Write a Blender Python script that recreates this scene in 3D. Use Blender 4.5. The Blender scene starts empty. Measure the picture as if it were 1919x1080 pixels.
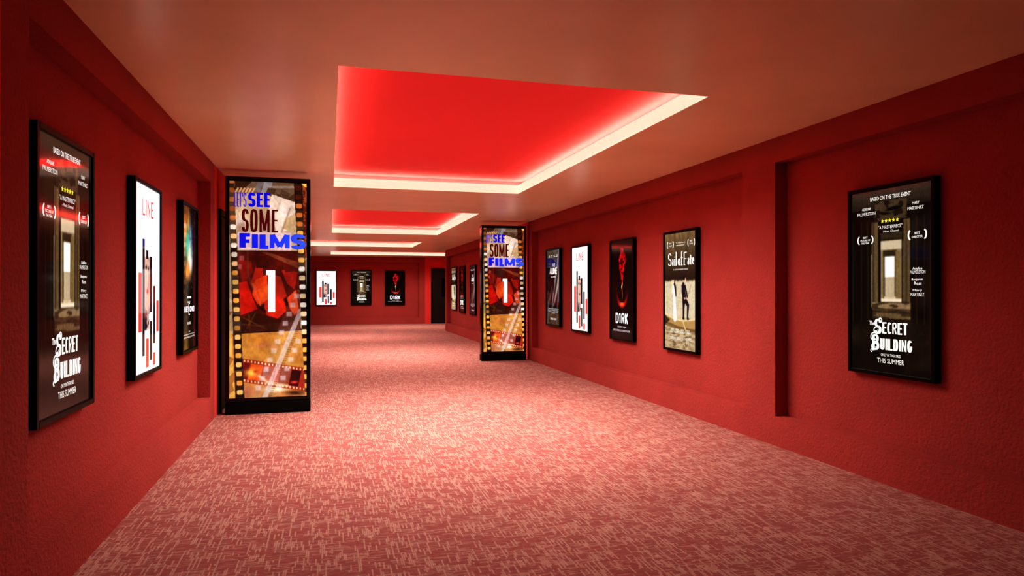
import bpy, bmesh, math, random
import numpy as np
from mathutils import Vector

S = bpy.context.scene
COL = S.collection
rng = np.random.default_rng(7)

# ------------------------------------------------------------------ measures (metres)
CAM_H = 1.38
CEIL = 2.732
XL, XR = -1.198, 3.815
YB = 27.99
ND = 0.125                     # depth of the poster niches
SILL, HEAD = 0.262, 2.513

# ------------------------------------------------------------------ colour helpers
def lin(c):
    c = np.asarray(c, float) / 255.0
    return np.where(c <= 0.04045, c / 12.92, ((c + 0.055) / 1.055) ** 2.4)

def rgba(c):
    l = lin(c)
    return (float(l[0]), float(l[1]), float(l[2]), 1.0)

# ------------------------------------------------------------------ materials
def newmat(name):
    m = bpy.data.materials.new(name); m.use_nodes = True
    nt = m.node_tree
    return m, nt, nt.nodes['Principled BSDF'], nt.links

def nd(nt, t, **kw):
    n = nt.nodes.new(t)
    for k, v in kw.items():
        setattr(n, k, v)
    return n

def mat_wall(name, base, var=0.06, rough=0.78, bump=0.5, spec=0.2):
    m, nt, b, L = newmat(name)
    g = nd(nt, 'ShaderNodeNewGeometry')
    n1 = nd(nt, 'ShaderNodeTexNoise'); n1.inputs['Scale'].default_value = 46; n1.inputs['Detail'].default_value = 3
    n2 = nd(nt, 'ShaderNodeTexNoise'); n2.inputs['Scale'].default_value = 1.3; n2.inputs['Detail'].default_value = 3
    L.new(g.outputs['Position'], n1.inputs['Vector']); L.new(g.outputs['Position'], n2.inputs['Vector'])
    mr = nd(nt, 'ShaderNodeMapRange'); mr.inputs['To Min'].default_value = 1 - var; mr.inputs['To Max'].default_value = 1 + var
    mr.inputs['From Min'].default_value = 0.3; mr.inputs['From Max'].default_value = 0.7
    L.new(n2.outputs['Fac'], mr.inputs['Value'])
    mx = nd(nt, 'ShaderNodeMix', data_type='RGBA', blend_type='MULTIPLY'); mx.inputs[0].default_value = 1
    mx.inputs[6].default_value = (*base, 1)
    L.new(mr.outputs['Result'], mx.inputs[7]); L.new(mx.outputs[2], b.inputs['Base Color'])
    bp = nd(nt, 'ShaderNodeBump'); bp.inputs['Strength'].default_value = bump; bp.inputs['Distance'].default_value = 0.010
    L.new(n1.outputs['Fac'], bp.inputs['Height']); L.new(bp.outputs['Normal'], b.inputs['Normal'])
    b.inputs['Roughness'].default_value = rough
    b.inputs['Specular IOR Level'].default_value = spec
    return m

def mat_plain(name, base, rough=0.5, metal=0.0, spec=0.5, coat=0.0):
    m, nt, b, L = newmat(name)
    n = nd(nt, 'ShaderNodeTexNoise'); n.inputs['Scale'].default_value = 25
    mr = nd(nt, 'ShaderNodeMapRange'); mr.inputs['To Min'].default_value = max(0.02, rough - 0.05); mr.inputs['To Max'].default_value = rough + 0.05
    L.new(n.outputs['Fac'], mr.inputs['Value']); L.new(mr.outputs['Result'], b.inputs['Roughness'])
    b.inputs['Base Color'].default_value = (*base, 1)
    b.inputs['Metallic'].default_value = metal
    b.inputs['Specular IOR Level'].default_value = spec
    b.inputs['Coat Weight'].default_value = coat
    return m

def mat_emit(name, base, col, strength, rough=0.5, sampling='AUTO'):
    m, nt, b, L = newmat(name)
    n = nd(nt, 'ShaderNodeTexNoise'); n.inputs['Scale'].default_value = 2
    mr = nd(nt, 'ShaderNodeMapRange'); mr.inputs['To Min'].default_value = strength * 0.97; mr.inputs['To Max'].default_value = strength * 1.03
    L.new(n.outputs['Fac'], mr.inputs['Value']); L.new(mr.outputs['Result'], b.inputs['Emission Strength'])
    b.inputs['Base Color'].default_value = (*base, 1)
    b.inputs['Emission Color'].default_value = (*col, 1)
    b.inputs['Roughness'].default_value = rough
    m.cycles.emission_sampling = sampling
    return m

def mat_screen(name, strength, rough=0.07, sampling='NONE', spec=0.16):
    m, nt, b, L = newmat(name)
    a = nd(nt, 'ShaderNodeAttribute', attribute_name='ink')
    L.new(a.outputs['Color'], b.inputs['Emission Color'])
    b.inputs['Emission Strength'].default_value = strength
    b.inputs['Base Color'].default_value = (0.01, 0.01, 0.01, 1)
    b.inputs['Roughness'].default_value = rough
    b.inputs['Specular IOR Level'].default_value = spec
    m.cycles.emission_sampling = sampling
    return m

def mat_carpet():
    m, nt, b, L = newmat('woven_carpet')
    g = nd(nt, 'ShaderNodeNewGeometry')
    def mth(op, x, y=0.0, clamp=False):
        n = nd(nt, 'ShaderNodeMath', operation=op, use_clamp=clamp)
        for i, v in enumerate((x, y)):
            if isinstance(v, (int, float)): n.inputs[i].default_value = v
            else: L.new(v, n.inputs[i])
        return n.outputs[0]
    sep = nd(nt, 'ShaderNodeSeparateXYZ'); L.new(g.outputs['Position'], sep.inputs[0])
    def noise(scale, seed):
        mp = nd(nt, 'ShaderNodeMapping'); mp.inputs['Scale'].default_value = scale; mp.inputs['Location'].default_value = (seed, seed * 1.7, seed)
        L.new(g.outputs['Position'], mp.inputs['Vector'])
        n = nd(nt, 'ShaderNodeTexNoise'); n.inputs['Scale'].default_value = 1; n.inputs['Detail'].default_value = 1.5
        L.new(mp.outputs['Vector'], n.inputs['Vector']); return n.outputs['Fac']
    def threads(across, along, width, length, seed):
        """woven dashes: random lengths of yarn lying in rows of one direction"""
        row = mth('FLOOR', mth('DIVIDE', across, width))
        w1 = nd(nt, 'ShaderNodeTexWhiteNoise', noise_dimensions='1D'); L.new(mth('ADD', row, seed), w1.inputs['W'])
        cell = mth('FLOOR', mth('ADD', mth('DIVIDE', along, length), mth('MULTIPLY', w1.outputs['Value'], 9.0)))
        cv = nd(nt, 'ShaderNodeCombineXYZ'); L.new(row, cv.inputs[0]); L.new(cell, cv.inputs[1]); cv.inputs[2].default_value = seed
        w2 = nd(nt, 'ShaderNodeTexWhiteNoise', noise_dimensions='3D'); L.new(cv.outputs[0], w2.inputs['Vector'])
        edge = mth('ABSOLUTE', mth('SUBTRACT', mth('FRACT', mth('DIVIDE', across, width)), 0.5))
        soft = mth('SUBTRACT', 1.25, mth('MULTIPLY', edge, 1.6), True)
        return w2.outputs['Value'], soft
    patch = noise((7, 12, 1), 5.5)
    thr = mth('SUBTRACT', 1.10, mth('MULTIPLY', patch, 0.78))
    va, sa = threads(sep.outputs[0], sep.outputs[1], 0.0100, 0.080, 3.0)
    vc, sc_ = threads(sep.outputs[1], sep.outputs[0], 0.0100, 0.070, 71.0)
    a = mth('MULTIPLY', mth('GREATER_THAN', va, thr), sa)
    c = mth('MULTIPLY', mth('GREATER_THAN', vc, thr), mth('MULTIPLY', sc_, 0.72))
    d = noise((150, 150, 1), 1.3)
    f = noise((0.9, 0.7, 1), 2.2)
    dark = noise((26, 44, 1), 8.8)
    tot = mth('ADD', mth('MULTIPLY', mth('MAXIMUM', a, c), 0.72), mth('MULTIPLY', mth('SUBTRACT', mth('MULTIPLY', dark, 2.2), 0.75, True), 0.34), True)
    tot = mth('ADD', mth('MULTIPLY', tot, 0.92), mth('MULTIPLY', d, 0.10), True)
    cr = nd(nt, 'ShaderNodeValToRGB')
    cr.color_ramp.elements[0].color = CARPET[0]
    cr.color_ramp.elements[1].color = CARPET[2]
    el = cr.color_ramp.elements.new(0.42); el.color = CARPET[1]
    L.new(tot, cr.inputs['Fac'])
    mr = nd(nt, 'ShaderNodeMapRange'); mr.inputs['To Min'].default_value = 0.93; mr.inputs['To Max'].default_value = 1.06
    L.new(f, mr.inputs['Value'])
    mx = nd(nt, 'ShaderNodeMix', data_type='RGBA', blend_type='MULTIPLY'); mx.inputs[0].default_value = 1
    L.new(cr.outputs['Color'], mx.inputs[6]); L.new(mr.outputs['Result'], mx.inputs[7])
    L.new(mx.outputs[2], b.inputs['Base Color'])
    bp = nd(nt, 'ShaderNodeBump'); bp.inputs['Strength'].default_value = 0.35; bp.inputs['Distance'].default_value = 0.004
    L.new(tot, bp.inputs['Height']); L.new(bp.outputs['Normal'], b.inputs['Normal'])
    b.inputs['Roughness'].default_value = 0.95
    b.inputs['Specular IOR Level'].default_value = 0.1
    b.inputs['Sheen Weight'].default_value = 0.1
    return m

CARPET = [(0.31, 0.088, 0.086, 1), (0.38, 0.170, 0.150, 1), (0.56, 0.39, 0.32, 1)]
M = {}
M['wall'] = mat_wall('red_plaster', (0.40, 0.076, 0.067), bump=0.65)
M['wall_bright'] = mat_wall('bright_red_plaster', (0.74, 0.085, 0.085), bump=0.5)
M['ceiling'] = mat_wall('salmon_ceiling_paint', (0.96, 0.86, 0.58), var=0.05, rough=0.30, bump=0.04, spec=0.55)
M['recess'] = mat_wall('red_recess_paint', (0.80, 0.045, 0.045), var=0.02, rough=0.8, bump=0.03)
M['fascia'] = mat_emit('cream_fascia_added_glow', (0.45, 0.45, 0.40), (0.96, 0.95, 0.74), 0.58)  # fascia holds no lamp; its lit cream look is added as emission
M['led'] = mat_emit('warm_led', (0.9, 0.9, 0.85), (1.0, 0.88, 0.70), 42)
M['frame'] = mat_plain('black_satin_metal', (0.004, 0.004, 0.004), rough=0.35, spec=0.12)
M['kiosk'] = mat_plain('black_gloss_metal', (0.004, 0.004, 0.004), rough=0.16, spec=0.5)
M['plinth'] = mat_plain('black_matt_plinth', (0.002, 0.002, 0.002), rough=0.6, spec=0.2)
M['door'] = mat_plain('charcoal_door_paint', (0.018, 0.014, 0.012), rough=0.5, spec=0.3)
M['door_frame'] = mat_plain('black_door_frame', (0.010, 0.009, 0.008), rough=0.5, spec=0.3)
M['glass_dark'] = mat_plain('dark_vision_glass', (0.001, 0.001, 0.001), rough=0.08)
M['steel'] = mat_plain('brushed_steel', (0.35, 0.34, 0.33), rough=0.35, metal=1.0)
M['carpet'] = mat_carpet()
M['screen'] = mat_screen('poster_screen', 1.0, sampling='NONE')
M['screen_lit'] = mat_screen('bright_poster_screen', 0.95, sampling='FRONT')
M['screen_kiosk'] = mat_screen('kiosk_screen', 1.0, sampling='NONE')
M['ink'] = mat_screen('poster_lettering', 1.0, sampling='NONE')

# ------------------------------------------------------------------ mesh helpers
class MB:
    """collects boxes and quads for ONE mesh"""
    def __init__(s): s.v = []; s.f = []; s.mi = []
    def quad(s, a, b, c, d, mi=0):
        n = len(s.v); s.v += [a, b, c, d]; s.f.append((n, n + 1, n + 2, n + 3)); s.mi.append(mi)
    def box(s, x0, x1, y0, y1, z0, z1, mi=0):
        n = len(s.v)
        s.v += [(x, y, z) for x in (x0, x1) for y in (y0, y1) for z in (z0, z1)]
        for f in ((0, 1, 3, 2), (4, 6, 7, 5), (0, 4, 5, 1), (2, 3, 7, 6), (0, 2, 6, 4), (1, 5, 7, 3)):
            s.f.append(tuple(n + i for i in f)); s.mi.append(mi)
    def build(s, name, mats, parent=None, bevel=0.0, merge=False, seg=2):
        me = bpy.data.meshes.new(name)
        me.from_pydata(s.v, [], s.f)
        for m in (mats if isinstance(mats, (list, tuple)) else [mats]): me.materials.append(m)
        me.polygons.foreach_set('material_index', s.mi)
        if merge:
            bm = bmesh.new(); bm.from_mesh(me); bmesh.ops.remove_doubles(bm, verts=bm.verts, dist=1e-5)
            bmesh.ops.recalc_face_normals(bm, faces=bm.faces); bm.to_mesh(me); bm.free()
        me.update()
        o = bpy.data.objects.new(name, me); COL.objects.link(o)
        if parent is not None: o.parent = parent
        if bevel > 0:
            md = o.modifiers.new('edge', 'BEVEL'); md.width = bevel; md.segments = seg; md.limit_method = 'ANGLE'
        return o

def struct(o, label=None):
    o['kind'] = 'structure'
    if label: o['label'] = label
    return o

def thing(name, label, cat, loc, rz=0.0, group=None):
    o = bpy.data.objects.new(name, None); COL.objects.link(o)
    o.empty_display_size = 0.1
    o.location = loc; o.rotation_euler = (0, 0, rz)
    o['label'] = label; o['category'] = cat
    if group: o['group'] = group
    return o

# ------------------------------------------------------------------ the setting
# carpet
f = MB(); f.box(-4.2, 8.7, -4.2, 28.4, -0.12, 0.0)
struct(f.build('floor', M['carpet']), 'red carpet woven with pale pink threads')

RECESS = [(0.052, 2.555, 4.216, 9.165), (0.052, 2.555, 11.713, 16.555), (-2.45, 2.525, 19.2, 21.5), (0.05, 5.05, 24.33, 26.62)]

# ceiling with four openings
xs = sorted({-4.2, 8.7, *[r[0] for r in RECESS], *[r[1] for r in RECESS]})
ys = sorted({-4.2, 28.4, *[r[2] for r in RECESS], *[r[3] for r in RECESS]})
cb = MB()
for i in range(len(xs) - 1):
    for j in range(len(ys) - 1):
        cx, cy = (xs[i] + xs[i + 1]) / 2, (ys[j] + ys[j + 1]) / 2
        if any(r[0] < cx < r[1] and r[2] < cy < r[3] for r in RECESS): continue
        cb.quad((xs[i], ys[j], CEIL), (xs[i], ys[j + 1], CEIL), (xs[i + 1], ys[j + 1], CEIL), (xs[i + 1], ys[j], CEIL))
struct(cb.build('ceiling', M['ceiling'], merge=False), 'smooth salmon painted ceiling')

# walls: a run along one axis cut in modules; P = poster niche, D = bright door bay, W = plain
def wall_run(name, fix, sign, mods, axis='y', label=None):
    """fix: plane coordinate; sign: direction INTO the wall; mods: (a, b, kind)"""
    w = MB()
    def pt(a, d, z): return (fix + sign * d, a, z) if axis == 'y' else (a, fix + sign * d, z)
    def q(a0, a1, z0, z1, d=0.0, mi=0): w.quad(pt(a0, d, z0), pt(a1, d, z0), pt(a1, d, z1), pt(a0, d, z1), mi)
    for a0, a1, k in mods:
        if k == 'P':
            i0, i1 = a0 + 0.25, a1 - 0.25
            q(a0, i0, 0, CEIL); q(i1, a1, 0, CEIL); q(i0, i1, 0, SILL); q(i0, i1, HEAD, CEIL)
            q(i0, i1, SILL, HEAD, ND)
            w.quad(pt(i0, 0, SILL), pt(i1, 0, SILL), pt(i1, ND, SILL), pt(i0, ND, SILL))
            w.quad(pt(i0, 0, HEAD), pt(i1, 0, HEAD), pt(i1, ND, HEAD), pt(i0, ND, HEAD))
            w.quad(pt(i0, 0, SILL), pt(i0, 0, HEAD), pt(i0, ND, HEAD), pt(i0, ND, SILL))
            w.quad(pt(i1, 0, SILL), pt(i1, 0, HEAD), pt(i1, ND, HEAD), pt(i1, ND, SILL))
        else:
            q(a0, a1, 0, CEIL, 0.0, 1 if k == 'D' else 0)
    # outer skin, so that the wall has a body
    A0, A1 = mods[0][0], mods[-1][1]
    w.quad(pt(A0, 0.2, 0), pt(A1, 0.2, 0), pt(A1, 0.2, CEIL), pt(A0, 0.2, CEIL))
    w.quad(pt(A0, 0, 0), pt(A0, 0.2, 0), pt(A0, 0.2, CEIL), pt(A0, 0, CEIL))
    w.quad(pt(A1, 0, 0), pt(A1, 0.2, 0), pt(A1, 0.2, CEIL), pt(A1, 0, CEIL))
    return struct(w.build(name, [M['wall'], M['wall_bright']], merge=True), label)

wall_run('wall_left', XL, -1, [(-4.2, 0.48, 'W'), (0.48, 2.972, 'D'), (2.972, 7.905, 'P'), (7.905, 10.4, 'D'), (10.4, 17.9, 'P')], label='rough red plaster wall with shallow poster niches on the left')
wall_run('wall_left_far', XL, -1, [(22.9, 28.2, 'W')], label='short red plaster wall beyond the left side hall')
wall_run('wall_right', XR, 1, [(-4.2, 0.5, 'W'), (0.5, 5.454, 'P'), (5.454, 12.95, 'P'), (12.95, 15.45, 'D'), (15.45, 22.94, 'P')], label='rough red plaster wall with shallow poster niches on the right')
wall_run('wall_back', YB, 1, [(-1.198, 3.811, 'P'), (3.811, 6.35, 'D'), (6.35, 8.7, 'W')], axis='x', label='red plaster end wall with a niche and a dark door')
wall_run('wall_front', -4.0, -1, [(-4.2, 8.7, 'W')], axis='x', label='red wall behind the camera')
wall_run('wall_right_hall', 22.94, -1, [(4.03, 8.7, 'W')], axis='x', label='red wall of the side hall on the right')
wall_run('wall_right_end', 8.5, 1, [(22.7, 28.2, 'W')], label='red end wall of the right side hall')
wall_run('wall_left_hall_near', 17.9, -1, [(-4.2, -1.42, 'W')], axis='x', label='red wall of the left side hall, near side')
wall_run('wall_left_hall_far', 22.9, 1, [(-4.2, -1.42, 'W')], axis='x', label='red wall of the left side hall, far side')
wall_run('wall_left_end', -4.0, -1, [(17.7, 23.1, 'W')], label='red end wall of the left side hall')

# ------------------------------------------------------------------ ceiling recesses with hidden led strips
FH, GAP, UP = 0.119, 0.13, 0.185
rec_lab = ['large red recessed ceiling panel with cream lit edge, nearest the camera',
           'second red ceiling recess with cream lit edge, beyond the largest one',
           'narrow red ceiling recess with cream edge, third along the corridor',
           'farthest ceiling recess, only its cream edge seen before the end wall']
for (x0, x1, y0, y1), lab in zip(RECESS, rec_lab):
    t = thing('recessed_ceiling_light', lab, 'ceiling light', ((x0 + x1) / 2, (y0 + y1) / 2, CEIL), 0, 'glowing ceiling recesses along the corridor')
    hx, hy = (x1 - x0) / 2, (y1 - y0) / 2
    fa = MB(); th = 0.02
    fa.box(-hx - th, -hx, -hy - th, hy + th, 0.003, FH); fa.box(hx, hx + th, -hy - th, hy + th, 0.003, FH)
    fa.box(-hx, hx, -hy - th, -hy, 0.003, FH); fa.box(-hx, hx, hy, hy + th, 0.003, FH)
    fa.build('cream_fascia_added_glow', M['fascia'], t)
    le = MB(); a = 0.06; b2 = 0.085; z0, z1 = 0.106, 0.117
    le.box(-hx - b2, -hx - a, -hy - b2, hy + b2, z0, z1); le.box(hx + a, hx + b2, -hy - b2, hy + b2, z0, z1)
    le.box(-hx - a, hx + a, -hy - b2, -hy - a, z0, z1); le.box(-hx - a, hx + a, hy + a, hy + b2, z0, z1)
    le.build('led_strip', M['led'], t)
    pn = MB(); gx, gy = hx + GAP, hy + GAP
    pn.quad((-gx, -gy, UP), (-gx, gy, UP), (gx, gy, UP), (gx, -gy, UP))
    for (ax, ay, bx, by) in ((-gx, -gy, gx, -gy), (gx, -gy, gx, gy), (gx, gy, -gx, gy), (-gx, gy, -gx, -gy)):
        pn.quad((ax, ay, 0.03), (bx, by, 0.03), (bx, by, UP), (ax, ay, UP))
    for (ax, bx, ay, by) in ((-gx, -hx - th, -gy, gy), (hx + th, gx, -gy, gy), (-hx - th, hx + th, -gy, -hy - th), (-hx - th, hx + th, hy + th, gy)):
        pn.quad((ax, ay, 0.03), (bx, ay, 0.03), (bx, by, 0.03), (ax, by, 0.03))
    pn.build('red_panel', M['recess'], t)

# ------------------------------------------------------------------ procedural artwork painted on point grids
class Art:
    def __init__(s, w, h, col, asp):
        s.w, s.h, s.asp = w, h, asp           # asp = height/width in metres
        u = (np.arange(w)) / (w - 1); v = (np.arange(h)) / (h - 1)
        s.U, s.V = np.meshgrid(u, v)
        s.a = np.ones((h, w, 3)) * np.asarray(col, float)
    def mix(s, m, c):
        m = np.clip(m, 0, 1)[..., None]
        s.a = s.a * (1 - m) + np.asarray(c, float) * m
    def mul(s, m): s.a = s.a * m[..., None]
    def noise(s, nx, ny, seed, oct=1):
        out = 0; amp = 1; tot = 0
        r = np.random.default_rng(seed)
        for o in range(oct):
            gx, gy = int(nx * 2 ** o) + 2, int(ny * 2 ** o) + 2
            g = r.random((gy, gx))
            x = s.U * (gx - 1.001); y = s.V * (gy - 1.001)
            i = x.astype(int); j = y.astype(int); fx = x - i; fy = y - j
            fx = fx * fx * (3 - 2 * fx); fy = fy * fy * (3 - 2 * fy)
            n = (g[j, i] * (1 - fx) + g[j, i + 1] * fx) * (1 - fy) + (g[j + 1, i] * (1 - fx) + g[j + 1, i + 1] * fx) * fy
            out = out + n * amp; tot += amp; amp *= 0.55
        return out / tot
    def rect(s, u0, v0, u1, v1, soft=0.004):
        k = soft
        return np.clip((s.U - u0) / k + .5, 0, 1) * np.clip((u1 - s.U) / k + .5, 0, 1) * np.clip((s.V - v0) / k * s.asp + .5, 0, 1) * np.clip((v1 - s.V) / k * s.asp + .5, 0, 1)
    def poly(s, pts):
        inside = np.zeros(s.U.shape, bool); n = len(pts)
        for i in range(n):
            (x1, y1), (x2, y2) = pts[i], pts[(i + 1) % n]
            if y1 == y2: continue
            c = ((y1 > s.V) != (y2 > s.V)) & (s.U < (x2 - x1) * (s.V - y1) / (y2 - y1) + x1)
            inside ^= c
        return inside.astype(float)
    def ell(s, cu, cv, ru, rv, soft=0.15, ang=0):
        du, dv = (s.U - cu), (s.V - cv) * s.asp
        c, n = math.cos(ang), math.sin(ang)
        x, y = du * c + dv * n, -du * n + dv * c
        r = np.sqrt((x / ru) ** 2 + (y / (rv * s.asp)) ** 2)
        return np.clip((1 - r) / soft, 0, 1)
    def glow(s, cu, cv, ru, rv, p=1.0, ang=0):
        du, dv = (s.U - cu), (s.V - cv) * s.asp
        c, n = math.cos(ang), math.sin(ang)
        x, y = du * c + dv * n, -du * n + dv * c
        return np.exp(-(((x / ru) ** 2 + (y / (rv * s.asp)) ** 2) ** p))
    def line(s, pts, w, soft=0.006):
        best = np.full(s.U.shape, 9.0)
        ws = w if isinstance(w, (list, tuple)) else [w] * len(pts)
        for i in range(len(pts) - 1):
            (x1, y1), (x2, y2) = pts[i], pts[i + 1]
            dx, dy = x2 - x1, (y2 - y1) * s.asp
            px, py = s.U - x1, (s.V - y1) * s.asp
            L = max(dx * dx + dy * dy, 1e-9)
            t = np.clip((px * dx + py * dy) / L, 0, 1)
            d = np.hypot(px - t * dx, py - t * dy) - (ws[i] * (1 - t) + ws[i + 1] * t) / 2
            best = np.minimum(best, d)
        return np.clip(0.5 - best / soft, 0, 1)

def screen_mesh(name, art, W, H, y):
    """flat grid W x H (x centred, z from 0 up), painted per point"""
    h, w = art.h, art.w
    p = np.pad(art.a, ((1, 1), (1, 1), (0, 0)), mode='edge')
    p = (p[:-2] + 2 * p[1:-1] + p[2:]) / 4; art.a = (p[:, :-2] + 2 * p[:, 1:-1] + p[:, 2:]) / 4      # soften the print
    xs_ = (art.U - 0.5) * W; zs_ = (1 - art.V) * H
    co = np.stack([xs_, np.full_like(xs_, y), zs_], -1).reshape(-1, 3)
    i = np.arange((h - 1) * (w - 1)); r, c = i // (w - 1), i % (w - 1)
    a = r * w + c
    faces = np.stack([a + w, a + w + 1, a + 1, a], -1)
    me = bpy.data.meshes.new(name)
    me.vertices.add(len(co)); me.vertices.foreach_set('co', co.ravel())
    me.loops.add(faces.size); me.loops.foreach_set('vertex_index', faces.ravel())
    me.polygons.add(len(faces)); me.polygons.foreach_set('loop_start', np.arange(0, faces.size, 4))
    me.update(calc_edges=True)
    at = me.color_attributes.new('ink', 'FLOAT_COLOR', 'POINT')
    px = lin(np.clip(art.a, 0, 255)).reshape(-1, 3)
    at.data.foreach_set('color', np.concatenate([px, np.ones((len(px), 1))], 1).ravel())
    return me

# ------------------------------------------------------------------ lettering
def arc(cx, cy, rx, ry, a0, a1, n=14, p=2.0):
    out = []
    for i in range(n + 1):
        a = math.radians(a0 + (a1 - a0) * i / n); c, s_ = math.cos(a), math.sin(a)
        out.append((cx + rx * math.copysign(abs(c) ** (2 / p), c), cy + ry * math.copysign(abs(s_) ** (2 / p), s_)))
    return out
# centre lines in a unit box (x right, y up)
G = {
 'S': [arc(.5, .75, .5, .25, 12, 270, 16, 2.4) + arc(.5, .25, .5, .25, 90, -168, 16, 2.4)[1:]],
 'E': [[(0, 0), (0, 1)], [(0, 1), (1, 1)], [(0, 0), (1, 0)], [(0, .52), (.85, .52)]],
 'F': [[(0, -.06), (0, 1)], [(0, 1), (1, 1)], [(0, .48), (.85, .48)]],
 'L': [[(0, 1.06), (0, 0)], [(0, 0), (1, 0)]],
 'T': [[(.5, -.06), (.5, 1)], [(0, 1), (1, 1)]],
 "'": [[(.5, 1), (.5, .74)]],
 'O': [arc(.5, .5, .5, .5, 0, 360, 28, 2.8)],
 'M': [[(0, -.06), (0, 1.06)], [(.02, 1.06), (.5, .05)], [(.5, .05), (.98, 1.06)], [(1, -.06), (1, 1.06)]],
 'I': [[(.5, -.06), (.5, 1.06)]],
 'N': [[(0, -.06), (0, 1.06)], [(0, 1.03), (1, -.03)], [(1, -.06), (1, 1.06)]],
 'D': [[(0, -.06), (0, 1.06)], [(-.2, 1)] + arc(.4, .5, .6, .5, 90, -90, 14, 2.8) + [(-.2, 0)]],
 'R': [[(0, -.06), (0, 1)], [(0, 1)] + arc(.5, .76, .5, .24, 90, -90, 12, 2.6) + [(0, .52)], [(.5, .52), (1, -.05)]],
 'K': [[(0, -.06), (0, 1.06)], [(.05, .42), (1, 1.05)], [(.32, .58), (1, -.05)]],
 'A': [[(0, -.06), (.5, 1.03), (1, -.06)], [(.2, .28), (.8, .28)]],
 'V': [[(0, 1.06), (.5, 0), (1, 1.06)]],
 'C': [arc(.5, .5, .5, .5, 45, 315, 20, 2.4)],
 'U': [[(0, 1.06)] + arc(.5, .35, .5, .35, 180, 360, 12, 2.4) + [(1, 1.06)]],
 'G': [arc(.5, .5, .5, .5, 45, 340, 20, 2.4) + [(1, .45), (.6, .45)]],
 'B': [[(0, 0), (0, 1)], [(0, 1)] + arc(.4, .76, .5, .24, 90, -90, 10, 2.6) + [(0, .52)], [(0, .52)] + arc(.45, .26, .55, .26, 90, -90, 10, 2.6) + [(0, 0)]],
 '1': [[(.8, -.03), (.8, 1)], [(.8, .94), (.15, .94)], [(.1, .97), (.1, .88)]],
 'W': [[(0, 1.06), (.25, 0), (.5, .9), (.75, 0), (1, 1.06)]],
 # lower case with serifs, x height .6
 'a': [arc(.42, .18, .40, .18, 20, 340, 14), [(.85, 0), (.85, .45)] + arc(.5, .43, .35, .14, 20, 165, 8)],
 'i': [[(.5, 0), (.5, .58)], [(.5, .76), (.5, .82)], [(.15, .57), (.5, .57)], [(.1, 0), (.9, 0)]],
 'l': [[(.5, 0), (.5, 1.02)], [(.1, 1.0), (.5, 1.0)], [(.1, 0), (.9, 0)]],
 'o': [arc(.5, .29, .48, .29, 0, 360, 22)],
 'f': [[(.4, -.02), (.4, .8)] + arc(.72, .85, .32, .25, 180, 40, 8), [(.05, .55), (.85, .55)], [(.1, 0), (.75, 0)]],
 't': [[(.4, .85), (.4, .12)] + arc(.68, .12, .28, .12, 180, 300, 6), [(.05, .56), (.9, .56)]],
 'e': [[(.08, .32), (.92, .32)] + arc(.5, .32, .44, .27, 0, 310, 18)],
}
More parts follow.
